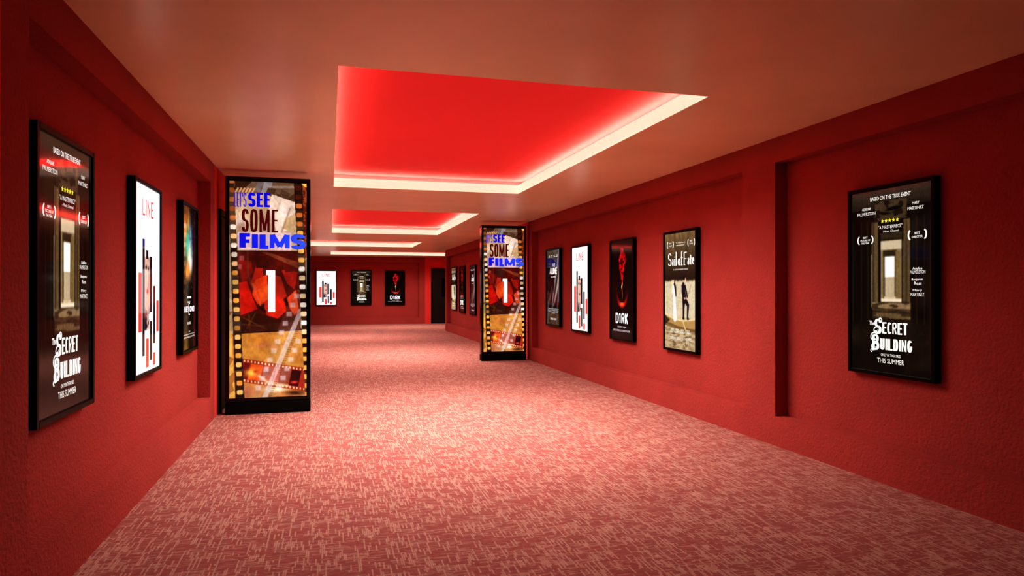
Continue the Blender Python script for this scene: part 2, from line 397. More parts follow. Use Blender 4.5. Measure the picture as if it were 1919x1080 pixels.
class Ink:
    """collects lettering in poster metres: x right, z up, origin at the screen's lower middle"""
    def __init__(s, W, H): s.g = {}; s.cur = 'title_lettering'; s.W = W; s.H = H
    def _add(s, pts, faces, cols):
        v, f_, c_ = s.g.setdefault(s.cur, ([], [], []))
        n = len(v); v += pts; f_ += [tuple(n + i for i in f) for f in faces]; c_ += cols
    def xz(s, u, v): return ((u - .5) * s.W, (1 - v) * s.H)
    def stroke(s, pl, tx, tz, col):
        """pl in metres; tx = thickness of uprights, tz = of level strokes"""
        k = len(pl)
        closed = math.dist(pl[0], pl[-1]) < 1e-6
        nn = []
        P_ = [(x / tx, z / tz) for x, z in pl]
        for i in range(k):
            a = P_[i - 1] if i > 0 else (P_[-2] if closed else None)
            b = P_[i + 1] if i < k - 1 else (P_[1] if closed else None)
            d = []
            for p0, p1 in ((a, P_[i]), (P_[i], b)):
                if p0 is None or p1 is None: continue
                dx, dz = p1[0] - p0[0], p1[1] - p0[1]; L = math.hypot(dx, dz) or 1
                d.append((dx / L, dz / L))
            if len(d) == 2:
                mx, mz = d[0][0] + d[1][0], d[0][1] + d[1][1]; L = math.hypot(mx, mz)
                if L < 0.35: mx, mz = d[0]; sc = 1
                else:
                    mx, mz = mx / L, mz / L; sc = min(1 / max(mx * d[0][0] + mz * d[0][1], .3), 1.8)
            else: mx, mz = d[0]; sc = 1
            nn.append((-mz * sc, mx * sc))
        pts = []
        for (x, z), (nx, nz) in zip(pl, nn):
            pts += [(x + nx * tx / 2, z + nz * tz / 2), (x - nx * tx / 2, z - nz * tz / 2)]
        s._add(pts, [(2 * i, 2 * i + 1, 2 * i + 3, 2 * i + 2) for i in range(k - 1)], [col(p[0]) if callable(col) else col for p in pts])
    def glyph(s, ch, u0, u1, v0, v1, tx, tz, col):
        x0, z1 = s.xz(u0, v0); x1, z0 = s.xz(u1, v1)
        if ch in 'NR': tx = min(tx, .30 * (x1 - x0))
        if ch == 'M': tx = min(tx, .24 * (x1 - x0))
        ix, iz = tx / 2, tz / 2
        w, h = max(x1 - x0 - tx, 1e-4), z1 - z0 - tz
        for pl in G[ch]:
            if len(pl) == 2 and pl[0][1] == pl[1][1]:
                k = 0.5 * tx / w; pl = [(min(pl[0][0], pl[1][0]) - k, pl[0][1]), (max(pl[0][0], pl[1][0]) + k, pl[0][1])]
            s.stroke([(x0 + ix + px * w, z0 + iz + pz * h) if 0 <= pz <= 1 else (x0 + ix + px * w, z0 + iz + min(max(pz, -iz / h), 1 + iz / h) * h) for px, pz in pl], tx, tz, col)
    def word(s, chars, v0, v1, tx, tz, col):
        for ch, a, b in chars: s.glyph(ch, a, b, v0, v1, tx, tz, col)
    def even(s, txt, u0, u1, v0, v1, tx, tz, col, gap=0.2, widths={}):
        w = [widths.get(c, 1.0) if c != ' ' else .6 for c in txt]
        unit = (u1 - u0) / (sum(w) + gap * (len(txt) - 1)); x = u0
        for c, k in zip(txt, w):
            if c != ' ': s.glyph(c, x, x + k * unit, v0, v1, tx, tz, col)
            x += (k + gap) * unit
    def text(s, txt, u0, v0, u1, v1, col, bold=0.0):
        """the built-in font fitted to a box"""
        if 'M' in txt: bold = 0.0
        cu = bpy.data.curves.new('t', 'FONT'); cu.body = txt; cu.offset = bold; cu.resolution_u = 2
        ob = bpy.data.objects.new('t', cu); COL.objects.link(ob)
        dg = bpy.context.evaluated_depsgraph_get()
        me = bpy.data.meshes.new_from_object(ob.evaluated_get(dg))
        vs = [(v.co.x, v.co.y) for v in me.vertices]
        fs = [tuple(p.vertices) for p in me.polygons]
        bpy.data.objects.remove(ob); bpy.data.curves.remove(cu); bpy.data.meshes.remove(me)
        if not vs: return
        ax, bx = min(v[0] for v in vs), max(v[0] for v in vs); az, bz = min(v[1] for v in vs), max(v[1] for v in vs)
        x0, z1 = s.xz(u0, v0); x1, z0 = s.xz(u1, v1)
        pts = [(x0 + (x - ax) / (bx - ax) * (x1 - x0), z0 + (z - az) / (bz - az) * (z1 - z0)) for x, z in vs]
        keep = s.cur; s.cur = 'small_print'; s._add(pts, fs, [col] * len(pts)); s.cur = keep
    def rect(s, u0, v0, u1, v1, col):
        x0, z1 = s.xz(u0, v0); x1, z0 = s.xz(u1, v1)
        keep = s.cur; s.cur = 'printed_bars'; s._add([(x0, z0), (x1, z0), (x1, z1), (x0, z1)], [(0, 1, 2, 3)], [col] * 4); s.cur = keep
    def star(s, u, v, r, col):
        cx, cz = s.xz(u, v); pts = [(cx, cz)]
        for i in range(10):
            a = math.pi / 2 + i * math.pi / 5; q = r if i % 2 == 0 else r * .42
            pts.append((cx + q * math.cos(a), cz + q * math.sin(a)))
        keep = s.cur; s.cur = 'star_rating'; s._add(pts, [(0, 1 + i, 1 + (i + 1) % 10) for i in range(10)], [col] * 11); s.cur = keep
    def laurel(s, u, v, w, h, t, col, leaves=0):
        cx, cz = s.xz(u, v); keep = s.cur; s.cur = 'award_wreath'
        for sg in (-1, 1):
            pl = [(cx + sg * (w * .5 - w * .16 * (1 - math.cos(a))), cz + h / 2 * math.sin(a)) for a in [math.radians(d) for d in range(-70, 71, 14)]]
            s.stroke(pl, t, t, col)
            if leaves:
                for i in range(0, len(pl)):
                    x, z = pl[i]; s.stroke([(x, z), (x + sg * w * .09, z + h * .05)], t * .8, t * .8, col)
        s.cur = keep
    def build(s, y):
        out = []
        for name, (v, f, c) in s.g.items():
            me = bpy.data.meshes.new(name)
            me.from_pydata([(x, y, z) for x, z in v], [], f)
            at = me.color_attributes.new('ink', 'FLOAT_COLOR', 'POINT')
            cl = lin(np.array(c, float)).reshape(-1, 3)
            at.data.foreach_set('color', np.concatenate([cl, np.ones((len(cl), 1))], 1).ravel())
            me.materials.append(M['ink']); me.update(); out.append(me)
        return out

# ---- poster designs (frame 0.785 x 1.40, screen 0.725 x 1.34)
FW, FHT, FD, BORD = 0.785, 1.40, 0.055, 0.03
SW, SH = FW - 2 * BORD, FHT - 2 * BORD
ASP = SH / SW
def fu(u): return (u * FW - BORD) / SW      # frame fraction -> screen fraction
def fv(v): return (v * FHT - BORD) / SH

WHITE = (238, 232, 226)
def design_secret():
    A = Art(176, 318, (16, 11, 7), ASP)
    n = A.noise(60, 8, 1, 3); n2 = A.noise(16, 30, 2, 3); fine = A.noise(90, 150, 33, 2)
    A.mix(np.clip(A.noise(9, 1, 3, 2) * 1.6 - .5, 0, 1) * .5, (62, 45, 27))      # upright boards
    A.mix((A.V < fv(.12)) * .6, (58, 50, 40))
    A.mix(np.clip((fv(.30) - A.V) * 2, 0, 1) * A.rect(0, 0, 1, fv(.1), .05) * .5, (90, 80, 64))
    def fr(u0, v0, u1, v1, c, k=1.0): A.mix(A.rect(fu(u0), fv(v0), fu(u1), fv(v1), .012) * k, c)
    # broken ceiling
    fr(.33, .085, .70, .185, (84, 69, 50)); A.mix(A.rect(fu(.33), fv(.085), fu(.7), fv(.185)) * (n2 > .52) * .8, (26, 19, 12))
    A.mix(A.ell(fu(.55), fv(.128), .13, .013, .5, -.12), (12, 9, 6)); A.mix(A.ell(fu(.45), fv(.15), .10, .010, .5, .1), (20, 14, 9))
    # corridor walls fading to the doorway
    fr(.39, .19, .66, .62, (30, 22, 14)); fr(.40, .252, .65, .285, (66, 54, 38))
    # outer door posts
    fr(.292, .19, .372, .65, (112, 92, 62)); fr(.305, .19, .325, .65, (74, 58, 38)); fr(.662, .19, .735, .65, (104, 84, 56)); fr(.69, .2, .70, .65, (60, 46, 30))
    fr(.285, .36, .298, .64, (158, 150, 130), .8); fr(.655, .3, .664, .62, (140, 128, 90), .7)
    # sill boards
    fr(.30, .615, .74, .648, (150, 124, 92)); fr(.30, .648, .74, .666, (88, 68, 46)); fr(.305, .668, .74, .70, (118, 96, 66)); fr(.33, .70, .74, .72, (40, 30, 20))
    A.mix(A.rect(fu(.30), fv(.60), fu(.74), fv(.70)) * (A.noise(6, 60, 5, 2) > .55) * .75, (54, 40, 26))
    # inner door
    fr(.402, .293, .642, .61, (150, 132, 100)); fr(.402, .293, .642, .34, (196, 180, 152)); fr(.425, .343, .59, .60, (104, 86, 60)); fr(.43, .345, .58, .375, (60, 48, 32))
    fr(.575, .35, .635, .60, (134, 112, 74)); fr(.445, .376, .567, .60, (120, 102, 78)); fr(.452, .376, .562, .484, (250, 240, 226)); fr(.455, .484, .56, .583, (190, 172, 142))
    fr(.44, .583, .575, .595, (200, 180, 150)); fr(.405, .594, .64, .612, (222, 206, 180))
    br = np.clip(A.a.mean(-1) / 210, 0, 1) ** 2; A.mul(1 - .28 * (1 - n) * (1 - br)); A.mul(1 + (.4 * fine - .2) * (1 - br))
    # rubble on the floor
    A.mix(np.clip((A.V - fv(.72)) * 12, 0, 1) * np.clip((fv(.84) - A.V) * 9, 0, 1) * np.clip(n2 * 3 - 1.5, 0, 1) * .7, (78, 62, 42))
    A.mix(np.clip((A.V - fv(.84)) * 6, 0, 1) * .8, (22, 13, 9))
    A.mix(A.glow(fu(.1), fv(.8), .12, .06) * .3, (90, 70, 44))
    for uu in (.05, .16, .24, .80, .88, .95): A.mix(A.rect(fu(uu), fv(.18), fu(uu + .008), fv(.72), .02) * .45, (96, 76, 46))
    k = Ink(SW, SH); W = WHITE
    T = lambda t, u0, v0, u1, v1, b=.012, c=W: k.text(t, fu(u0), fv(v0), fu(u1), fv(v1), c, b)
    T('BASED ON THE TRUE EVENT', .278, .055, .746, .076)
    T('ADELINE', .175, .108, .285, .121); T('PALMERSTON', .116, .132, .341, .149)
    T('MARY', .762, .110, .834, .124); T('MARTINEZ', .709, .134, .88, .150)
    for i in range(5): k.star(fu(.424 + i * .043), fv(.189), .0165, (240, 225, 70))
    T('"A MASTERPIECE"', .377, .212, .652, .230); T('- Movie Channel', .418, .238, .613, .250)
    k.laurel(fu(.216), fv(.281), .148, .062, .011, W); k.laurel(fu(.812), fv(.276), .148, .068, .012, W)
    T('BEST', .186, .262, .244, .272); T('PICTURE OF', .155, .277, .277, .287); T('THE YEAR', .165, .292, .265, .302)
    T('BEST', .785, .262, .840, .274); T('DIRECTOR', .755, .280, .868, .292)
    T('Adeline', .762, .436, .865, .449); T('PALMERSTON', .735, .453, .896, .469); T('Benjamin', .753, .491, .871, .505); T('Ross', .778, .509, .857, .524)
    T('Mary', .764, .545, .862, .559); T('MARTINEZ', .742, .564, .884, .581)
    # ornate title
    def el(t, u0, u1, v0, v1, wd={}): k.even(t, fu(u0), fu(u1), fv(v0), fv(v1), .0195, .0105, W, .16, wd)
    T('The', .262, .714, .328, .738, .02)
    el('ECRET', .420, .706, .718, .778); el('UILDING', .395, .757, .803, .863, {'I': .42})
    for t, u0, u1, v0, v1 in (('S', .328, .412, .702, .782), ('B', .300, .385, .784, .868)):
        k.glyph(t, fu(u0), fu(u1), fv(v0), fv(v1), .024, .013, W)
    def sw(cu, cv, r, a0, a1, g=.0):
        cx, cz = k.xz(fu(cu), fv(cv))
        k.stroke([(cx + (r * (1 - g * i / 16)) * math.cos(math.radians(a0 + (a1 - a0) * i / 16)), cz + (r * (1 - g * i / 16)) * math.sin(math.radians(a0 + (a1 - a0) * i / 16))) for i in range(17)], .009, .009, W)
    sw(.352, .765, .030, 60, 400, .5); sw(.395, .708, .019, -120, 190, .4); sw(.318, .80, .033, 80, 330, .4); sw(.325, .852, .034, 20, 380, .55); sw(.294, .872, .012, 0, 300, .3)
    T('ONLY IN THEATRES', .403, .882, .629, .896); T('THIS SUMMER', .360, .907, .669, .932, .02)
    return A, k

def design_line():
    A = Art(120, 220, (250, 250, 248), ASP)
    k = Ink(SW, SH)
    RED, BLK = (238, 74, 66), (20, 18, 34)
    # portrait strip seen between the bars
    m = A.rect(fu(.385), fv(.385), fu(.565), fv(.765), .01)
    A.mix(m, (214, 176, 160)); n = A.noise(6, 14, 4, 3)
    A.mix(m * np.clip(n * 2 - .9, 0, 1), (150, 100, 92))
    A.mix(A.ell(fu(.44), fv(.44), .05, .016, .6), (60, 40, 44)); A.mix(A.ell(fu(.53), fv(.445), .03, .014, .6), (60, 40, 44))
    A.mix(A.ell(fu(.49), fv(.49), .018, .03, .8), (236, 206, 190)); A.mix(A.ell(fu(.485), fv(.565), .05, .016, .5), (196, 62, 60))
    A.mix(m * np.clip((A.V - fv(.64)) * 12, 0, 1) * (A.noise(9, 26, 9, 2) > .48), (36, 30, 40))
    def R(a, b, c, d, col): k.rect(fu(a), fv(b), fu(c), fv(d), col)
    R(.16, .47, .28, .77, RED); R(.30, .295, .38, .895, BLK); R(.43, .35, .51, .395, BLK); R(.565, .38, .645, .675, BLK)
    R(.54, .685, .67, .712, (252, 252, 250)); R(.575, .722, .645, .93, BLK); R(.70, .535, .775, .845, BLK); R(.825, .615, .92, .785, RED)
    R(.435, .81, .53, .96, RED); R(.70, .895, .785, .962, RED)
    tx = .016
    k.word([('L', fu(.30), fu(.385)), ('I', fu(.415), fu(.445)), ('N', fu(.48), fu(.575)), ('E', fu(.61), fu(.70))], fv(.088), fv(.175), tx, .013, (226, 56, 56))
    k.text('A FILM BY NICO TRAV', fu(.33), fv(.196), fu(.67), fv(.207), (150, 140, 140), .0)
    k.text('EVERYONE HAS A LINE THEY WILL CROSS', fu(.2), fv(.234), fu(.80), fv(.243), (150, 140, 140), .0)
    return A, k

def design_dirk():
    A = Art(150, 270, (4, 2, 3), ASP)
    n = A.noise(14, 26, 6, 4); n2 = A.noise(30, 60, 8, 3)
    cx = .525 + .03 * np.sin((A.V - .1) * 22) * np.clip((.44 - A.V) * 3, 0, 1)
    half = np.where(A.V < .20, .02 + (A.V - .06) * 1.15, .165 - (A.V - .20) * .78)
    half = np.clip(half, 0.012, .17) * (A.V > .06)
    edge = np.exp(-((np.abs(A.U - cx) - half * .8) / .035) ** 2)
    body = np.clip((half - np.abs(A.U - cx)) / .04, 0, 1) * (A.V < .50) * (A.V > .06)
    A.mix(body * (.35 + .6 * (n > .47) * n2 * 1.6), (214, 12, 24))
    A.mix(edge * (A.V < .40) * (A.V > .07) * np.clip(n * 1.9 - .25, 0, 1), (240, 24, 34))
    A.mix(A.ell(fu(.47), fv(.235), .025, .02, .6) + A.ell(fu(.575), fv(.232), .025, .02, .6) + A.ell(fu(.525), fv(.30), .018, .012, .7), (12, 0, 2))
    A.mix(A.rect(.15, 0, .9, .16, .05) * A.noise(8, 10, 3, 2) * .25, (70, 60, 56))
    # match stick and spark
    A.mix(A.line([(fu(.54), fv(.39)), (fu(.525), fv(.45))], [.02, .05]), (236, 60, 44)); A.mix(A.line([(fu(.545), fv(.43)), (fu(.51), fv(.47)), (fu(.525), fv(.50))], [.012, .035, .01]), (255, 214, 180))
    A.mix(A.line([(fu(.525), fv(.50)), (fu(.54), fv(.55)), (fu(.53), fv(.59))], [.02, .012, .01]), (236, 150, 118))
    # glowing bowl
    bw = np.exp(-((A.V - (fv(.655) - ((A.U - fu(.525)) ** 2) * 1.7)) / .028) ** 2) * np.exp(-((A.U - fu(.525)) / .22) ** 4)
    A.mix(bw * .95, (196, 22, 12)); A.mix(A.glow(fu(.52), fv(.645), .12, .02), (250, 92, 50)); A.mix(A.glow(fu(.52), fv(.635), .05, .008) * .8, (255, 150, 100))
    A.mix(np.exp(-((np.abs(A.U - fu(.525)) - .20 - (fv(.60) - A.V) * .35) / .05) ** 2) * np.clip((A.V - .42) * 5, 0, 1) * (A.V < fv(.64)) * .45, (170, 10, 10))
    k = Ink(SW, SH)
    k.word([('D', fu(.25), fu(.385)), ('1', fu(.395), fu(.475)), ('R', fu(.50), fu(.63)), ('K', fu(.645), fu(.775))], fv(.728), fv(.835), .033, .027, (244, 238, 238))
    k.text('A FILM BY T. ORBAN', fu(.33), fv(.857), fu(.70), fv(.875), (232, 222, 222), .02)
    k.text('DON\'T LET THE FIRE GO OUT. IN THEATRES THIS SUMMER', fu(.15), fv(.892), fu(.86), fv(.912), (232, 222, 222), .02)
    return A, k

def design_sail():
    A = Art(150, 270, (196, 180, 148), ASP)
    n = A.noise(30, 50, 11, 3); nw = A.noise(10, 90, 12, 3); nb = A.noise(20, 12, 13, 3)
    # sky and far bank
    g = np.clip(A.V / fv(.40), 0, 1)[..., None]
    sky = np.array((120, 98, 66)) * (1 - g) + np.array((38, 28, 18)) * g
    m = np.clip((fv(.425) - A.V + (nb - .5) * .03) * 40, 0, 1)[..., None]
    A.a = A.a * (1 - m) + sky * (.75 + .5 * nb[..., None]) * m
    A.mul(.86 + .28 * n)
    # water
    A.mix((A.V > fv(.43)) * (A.V < fv(.72)) * .45, (214, 204, 180)); A.mix((A.V > fv(.43)) * np.clip(nw * 2.2 - 1.1, 0, 1) * .5, (158, 142, 112))
    A.mix((A.V > fv(.80)) * np.clip(nw * 3 - 1.3, 0, 1) * .8, (112, 90, 58)); A.mix((A.V > fv(.80)) * .3, (150, 128, 92))
    for uu in (.33, .66): A.mix(A.rect(fu(uu - .05), fv(.84), fu(uu + .05), .99, .06) * (nw > .45) * .7, (86, 66, 40))
    # boat
    P_ = lambda L_: [(fu(a), fv(b)) for a, b in L_]
    A.mix(A.poly(P_([(.03, .69), (.2, .715), (.37, .735), (.6, .742), (.8, .735), (1.0, .72), (1.0, .82), (.8, .818), (.6, .81), (.4, .80), (.2, .785), (.03, .765)])), (170, 140, 88))
    A.mix(A.poly(P_([(.03, .75), (.2, .765), (.4, .785), (.6, .795), (.8, .803), (1.0, .80), (1.0, .83), (.6, .825), (.2, .80), (.03, .79)])) * .75, (104, 78, 42))
    A.mix(A.poly(P_([(.02, .70), (.2, .74), (.03, .79)])) * .8, (40, 30, 20))
    A.mix(A.line(P_([(.03, .69), (.2, .716), (.37, .736), (.6, .742), (.8, .735), (1.0, .72)]), .022), (222, 198, 148))
    # woman in a long white dress
    A.mix(A.line(P_([(.32, .425), (.365, .47), (.385, .54)]), [.05, .06, .03]), (44, 28, 22))
    A.mix(A.line(P_([(.30, .46), (.33, .53), (.345, .62), (.355, .727)]), [.06, .075, .08, .11]), (232, 226, 224))
    A.mix(A.line(P_([(.28, .475), (.265, .505), (.31, .53)]), .028), (240, 212, 190))
    A.mix(A.ell(fu(.295), fv(.425), .046, .024, .35), (240, 204, 178))
    # man in a dark suit, one knee forward
    A.mix(A.line(P_([(.61, .445), (.61, .50), (.64, .565)]), [.07, .12, .11]), (26, 24, 38))
    A.mix(A.line(P_([(.575, .46), (.60, .53), (.665, .555)]), .05), (20, 18, 30)); A.mix(A.line(P_([(.66, .46), (.70, .51), (.72, .55)]), .04), (24, 22, 34))
    A.mix(A.line(P_([(.625, .57), (.615, .64), (.61, .722)]), [.10, .055, .045]), (18, 16, 28)); A.mix(A.line(P_([(.66, .57), (.745, .615), (.735, .67), (.73, .722)]), [.09, .065, .05, .045]), (18, 16, 28))
    A.mix(A.line(P_([(.59, .722), (.63, .724)]), .03), (12, 10, 14)); A.mix(A.line(P_([(.72, .722), (.76, .724)]), .03), (12, 10, 14))
    A.mix(A.ell(fu(.655), fv(.412), .046, .028, .35), (226, 182, 152)); A.mix(A.ell(fu(.628), fv(.395), .045, .024, .5), (14, 10, 12))
    A.mix(A.ell(fu(.65), fv(.56), .035, .012, .5), (224, 178, 148)); A.mix(A.ell(fu(.71), fv(.56), .03, .012, .5), (224, 178, 148))
    A.mix(A.line(P_([(.73, .55), (.83, .45)]), .008), (120, 96, 66))
    A.mix(A.line(P_([(.56, .715), (.68, .825)]), .026), (214, 190, 140))
    k = Ink(SW, SH)
    for u, t in ((.215, ('BEST', 'FILM')), (.838, ('BEST', 'DRAMA'))):
        k.laurel(fu(u), fv(.114), .145, .078, .008, WHITE, 1); k.text(t[0], fu(u - .04), fv(.094), fu(u + .04), fv(.106), WHITE, .01); k.text(t[1], fu(u - .05), fv(.114), fu(u + .05), fv(.128), WHITE, .01)
    k.text('"A rising feature', fu(.384), fv(.096), fu(.668), fv(.110), WHITE, .01); k.text('masterpiece"', fu(.39), fv(.116), fu(.655), fv(.131), WHITE, .01)
    T_ = [('S', .142, .25), ('a', .262, .322), ('i', .332, .368), ('l', .378, .414), ('o', .444, .525), ('f', .530, .600), ('F', .620, .712), ('a', .728, .79), ('t', .798, .852), ('e', .856, .923)]
    for ch, a, b in T_:
        low = ch.islower()
        k.glyph(ch, fu(a), fu(b), fv(.183 if not low else (.176 if ch in 'lf' else .195)), fv(.290), .0225, .0095, WHITE)
    k.stroke([k.xz(fu(.615), fv(.288)), k.xz(fu(.67), fv(.288))], .007, .007, WHITE)
    k.text('A FILM BY ADRIEN CROSS', fu(.311), fv(.316), fu(.746), fv(.329), WHITE, .01)
    for i, t in enumerate((('LUCA', 'MORETTI'), ('ELENA', 'HARTE'), ('IVO', 'KESSLER'), ('MAYA', 'SOREN'))):
        u = .21 + i * .155
        k.text(t[0], fu(u + .02), fv(.812), fu(u + .11), fv(.828), WHITE, .01); k.text(t[1], fu(u), fv(.832), fu(u + .135), fv(.848), WHITE, .01)
    k.text('COMING SOON TO THEATRES', fu(.213), fv(.880), fu(.845), fv(.902), WHITE, .015)
    return A, k

def design_alone():
    A = Art(120, 220, (22, 16, 17), ASP)
    n = A.noise(5, 10, 21, 3)
    A.mix(np.clip((.10 - A.V) * 8, 0, 1) * .6, (90, 80, 72))
    def streak(pts, w, c, k=.8):
        for i in range(6): A.mix(A.line(pts, [x * (1 - i * .15) for x in w], .10) * k * .28, c)
    streak([(.97, .0), (.88, .15), (.74, .33), (.60, .50), (.50, .64), (.42, .85)], [.10, .12, .16, .12, .08, .03], (176, 160, 158))
    streak([(1.0, .18), (.96, .34), (.84, .50), (.66, .66), (.56, .74)], [.06, .14, .16, .08, .02], (206, 190, 182), .95)
    streak([(1.0, .45), (.92, .6), (.84, .78), (.8, .98)], [.08, .05, .04, .02], (120, 104, 102))
    streak([(.42, .5), (.30, .62), (.18, .72)], [.05, .10, .06], (118, 84, 84))
    streak([(.14, .70), (.12, .85), (.10, .98)], [.03, .03, .02], (140, 130, 126))
    A.mix(A.line([(.56, .38), (.58, .46), (.55, .56)], [.02, .07, .02], .05) * .9, (14, 9, 12))
    A.mul(.8 + .35 * n)
    k = Ink(SW, SH)
    for i, (a, b) in enumerate((('IDA', 'ROWE'), ('JOHN', 'BECK'), ('SAM', 'LAKE'), ('EVE', 'HOLT'))):
        u = .184 + i * .178
        k.text(a, fu(u + .01), fv(.083), fu(u + .11), fv(.095), WHITE, .02); k.text(b, fu(u), fv(.100), fu(u + .125), fv(.112), WHITE, .02)
    k.word([('W', fu(.43), fu(.52)), ('A', fu(.53), fu(.59)), ('S', fu(.60), fu(.66))], fv(.188), fv(.236), .013, .012, (214, 206, 214))
    k.word([('A', fu(.272), fu(.40)), ('L', fu(.41), fu(.49)), ('O', fu(.485), fu(.575)), ('N', fu(.585), fu(.675)), ('E', fu(.69), fu(.785))], fv(.246), fv(.330), .027, .019, (240, 236, 232))
    k.text('UNTIL THE END', fu(.359), fv(.358), fu(.699), fv(.374), WHITE, .02)
    for i in range(3): k.text(('STARRING IDA ROWE JOHN BECK SAM LAKE', 'DIRECTED BY C. VANTREES MUSIC R. PEEL', 'WRITTEN BY A. MORROW EVE HOLT')[i], fu(.164 + .02 * (i == 2)), fv(.772 + i * .019), fu(.897 - .02 * (i == 2)), fv(.786 + i * .019), (214, 208, 206), .02)
    k.text('PART ONE', fu(.45), fv(.826), fu(.62), fv(.838), WHITE, .02)
    k.text('COMING SOON', fu(.316), fv(.893), fu(.74), fv(.920), (240, 236, 236), .03)
    return A, k

def design_space():
    A = Art(120, 220, (10, 7, 8), ASP)
    n = A.noise(10, 16, 31, 4); n2 = A.noise(14, 40, 32, 3); n3 = A.noise(5, 9, 35, 3)
    A.mix(np.clip(n3 * 2 - 1, 0, 1) * (A.V < .55) * .7, (70, 34, 22))
    A.mix(A.glow(.22, .20, .20, .17, 1, .25) * (.5 + n * 1.2), (236, 136, 60)); A.mix(A.glow(.42, .12, .06, .12, 1, .15) * n * 1.3, (240, 150, 60))
    A.mix(A.glow(.55, .24, .14, .14, 1, .15) * (.3 + n2), (130, 170, 200)); A.mix(A.glow(.33, .27, .13, .10) * (.6 + n2 * 1.3), (14, 172, 148))
    A.mix(A.glow(.70, .23, .09, .12) * .7, (20, 26, 70)); A.mix(A.glow(.64, .33, .08, .05) * n * 1.3, (30, 110, 150))
    A.mix(A.glow(.48, .36, .17, .11, 1, .1) * (.55 + n2), (240, 230, 200)); A.mix(A.glow(.55, .40, .10, .05), (246, 240, 248))
    A.mix(A.glow(.34, .455, .20, .06) * (.5 + n), (246, 146, 60)); A.mix(A.glow(.12, .4, .1, .1) * n * .6, (40, 60, 50))
    A.mix(A.ell(.75, .26, .06, .03, .6) * .6, (10, 16, 40))
    r = np.random.default_rng(5)
    for _ in range(60): A.mix(A.glow(r.random(), r.random() * .6, .006, .004), (220, 220, 230))
    A.mix(A.rect(.5, .86, .9, .98, .2) * .4, (80, 44, 40))
    k = Ink(SW, SH)
    k.rect(fu(.34), fv(.622), fu(.58), fv(.636), WHITE); k.text('FINAL PART', fu(.36), fv(.655), fu(.52), fv(.668), WHITE, .02)
    k.even('BEYOND'.replace('B', 'B').replace('Y', 'V'), fu(.16), fu(.80), fv(.688), fv(.728), .020, .014, (236, 228, 232), .25)
    cx, cz = k.xz(fu(.47), fv(.708))
    k.stroke([(cx + .05 * math.cos(math.radians(a)), cz + .055 * math.sin(math.radians(a))) for a in range(60, 301, 20)], .01, .01, (240, 230, 210))
    k.text('THE VOYAGE', fu(.34), fv(.795), fu(.56), fv(.812), WHITE, .02); k.text('A FILM', fu(.42), fv(.856), fu(.52), fv(.866), WHITE, .01)
    k.text('STARRING ANNA LIND AND TOM REY WITH J. COLE MUSIC BY', fu(.12), fv(.874), fu(.82), fv(.884), WHITE, .02); k.text('DIRECTED BY K. ARDEN PRODUCED BY L. MOSS IN THEATRES', fu(.12), fv(.891), fu(.82), fv(.901), WHITE, .02)
    return A, k

GRP = 'framed film posters along the corridor'
MESHES = {}
def make_design(key):
    if key in MESHES: return MESHES[key]
    A, k = {'secret': design_secret, 'line': design_line, 'dirk': design_dirk, 'sail': design_sail, 'alone': design_alone, 'space': design_space}[key]()
    sm = screen_mesh('artwork', A, SW, SH, 0.0); sm.materials.append(M['screen_lit'] if key == 'line' else M['screen'])
    MESHES[key] = (sm, k.build(-0.0012)); return MESHES[key]

fmb = MB()
b_, d_ = BORD, FD
fmb.box(-FW / 2, -FW / 2 + b_, -d_, 0, 0, FHT); fmb.box(FW / 2 - b_, FW / 2, -d_, 0, 0, FHT)
fmb.box(-FW / 2 + b_, FW / 2 - b_, -d_, 0, 0, b_); fmb.box(-FW / 2 + b_, FW / 2 - b_, -d_, 0, FHT - b_, FHT)
_fo = fmb.build('frame', M['frame'], None, bevel=0.004)
bk = MB(); bk.box(-FW / 2 + b_, FW / 2 - b_, -d_ + 0.016, -0.002, b_, FHT - b_)
_bo = bk.build('back_box', M['frame'], None)
first = True
def poster(key, loc, rz, label, w=FW, h=FHT):
    global first
    sm, im = make_design(key)
    t = thing('framed_poster', label, 'poster', loc, rz, GRP)
    t.scale = (w / FW, 1, h / FHT)
    for src in (_fo, _bo):
        o = src if first else src.copy()
        if not first: COL.objects.link(o)
        o.parent = t
    first = False
    a = bpy.data.objects.new('artwork', sm); COL.objects.link(a); a.parent = t; a.location = (0, -FD + 0.012, BORD)
    for m_ in im:
        l = bpy.data.objects.new(m_.name.split('.')[0], m_); COL.objects.link(l); l.parent = a
    return t

R90 = math.pi / 2
nR, nL, nB = XR + ND, XL - ND, YB + ND
def right(key, y0, y1, z0, z1, lab): return poster(key, (nR, (y0 + y1) / 2, z0), -R90, lab, y1 - y0, z1 - z0)
def left(key, y0, y1, z0, z1, lab): return poster(key, (nL, (y0 + y1) / 2, z0), R90, lab, y1 - y0, z1 - z0)
def back(key, x0, x1, z0, z1, lab): return poster(key, ((x0 + x1) / 2, nB, z0), 0, lab, x1 - x0, z1 - z0)
right('secret', 3.628, 4.411, 0.755, 2.146, 'dark Secret Building poster of a ruined hallway, alone in the near right niche')
right('sail', 6.664, 7.433, 0.668, 2.072, 'sepia Sail of Fate poster of a couple in a boat, large on the right wall')
right('dirk', 8.272, 9.056, 0.683, 2.087, 'black D1RK poster with a red smoke face, beside the boat poster on the right wall')
right('line', 9.886, 10.664, 0.704, 2.103, 'white LINE poster with red and black bars on the right wall')
right('alone', 11.248, 12.04, 0.731, 2.130, 'dark grey Alone poster with pale drapery, right of the far film kiosk')
right('sail', 21.346, 22.2, 0.727, 2.130, 'small far sepia Sail of Fate poster beside the corner, left of the far kiosk')
right('dirk', 19.929, 20.791, 0.693, 2.109, 'far black and red D1RK poster, middle of the three left of the far kiosk')
right('alone', 18.389, 19.145, 0.682, 2.084, 'far dark grey Alone poster, directly left of the far film kiosk')
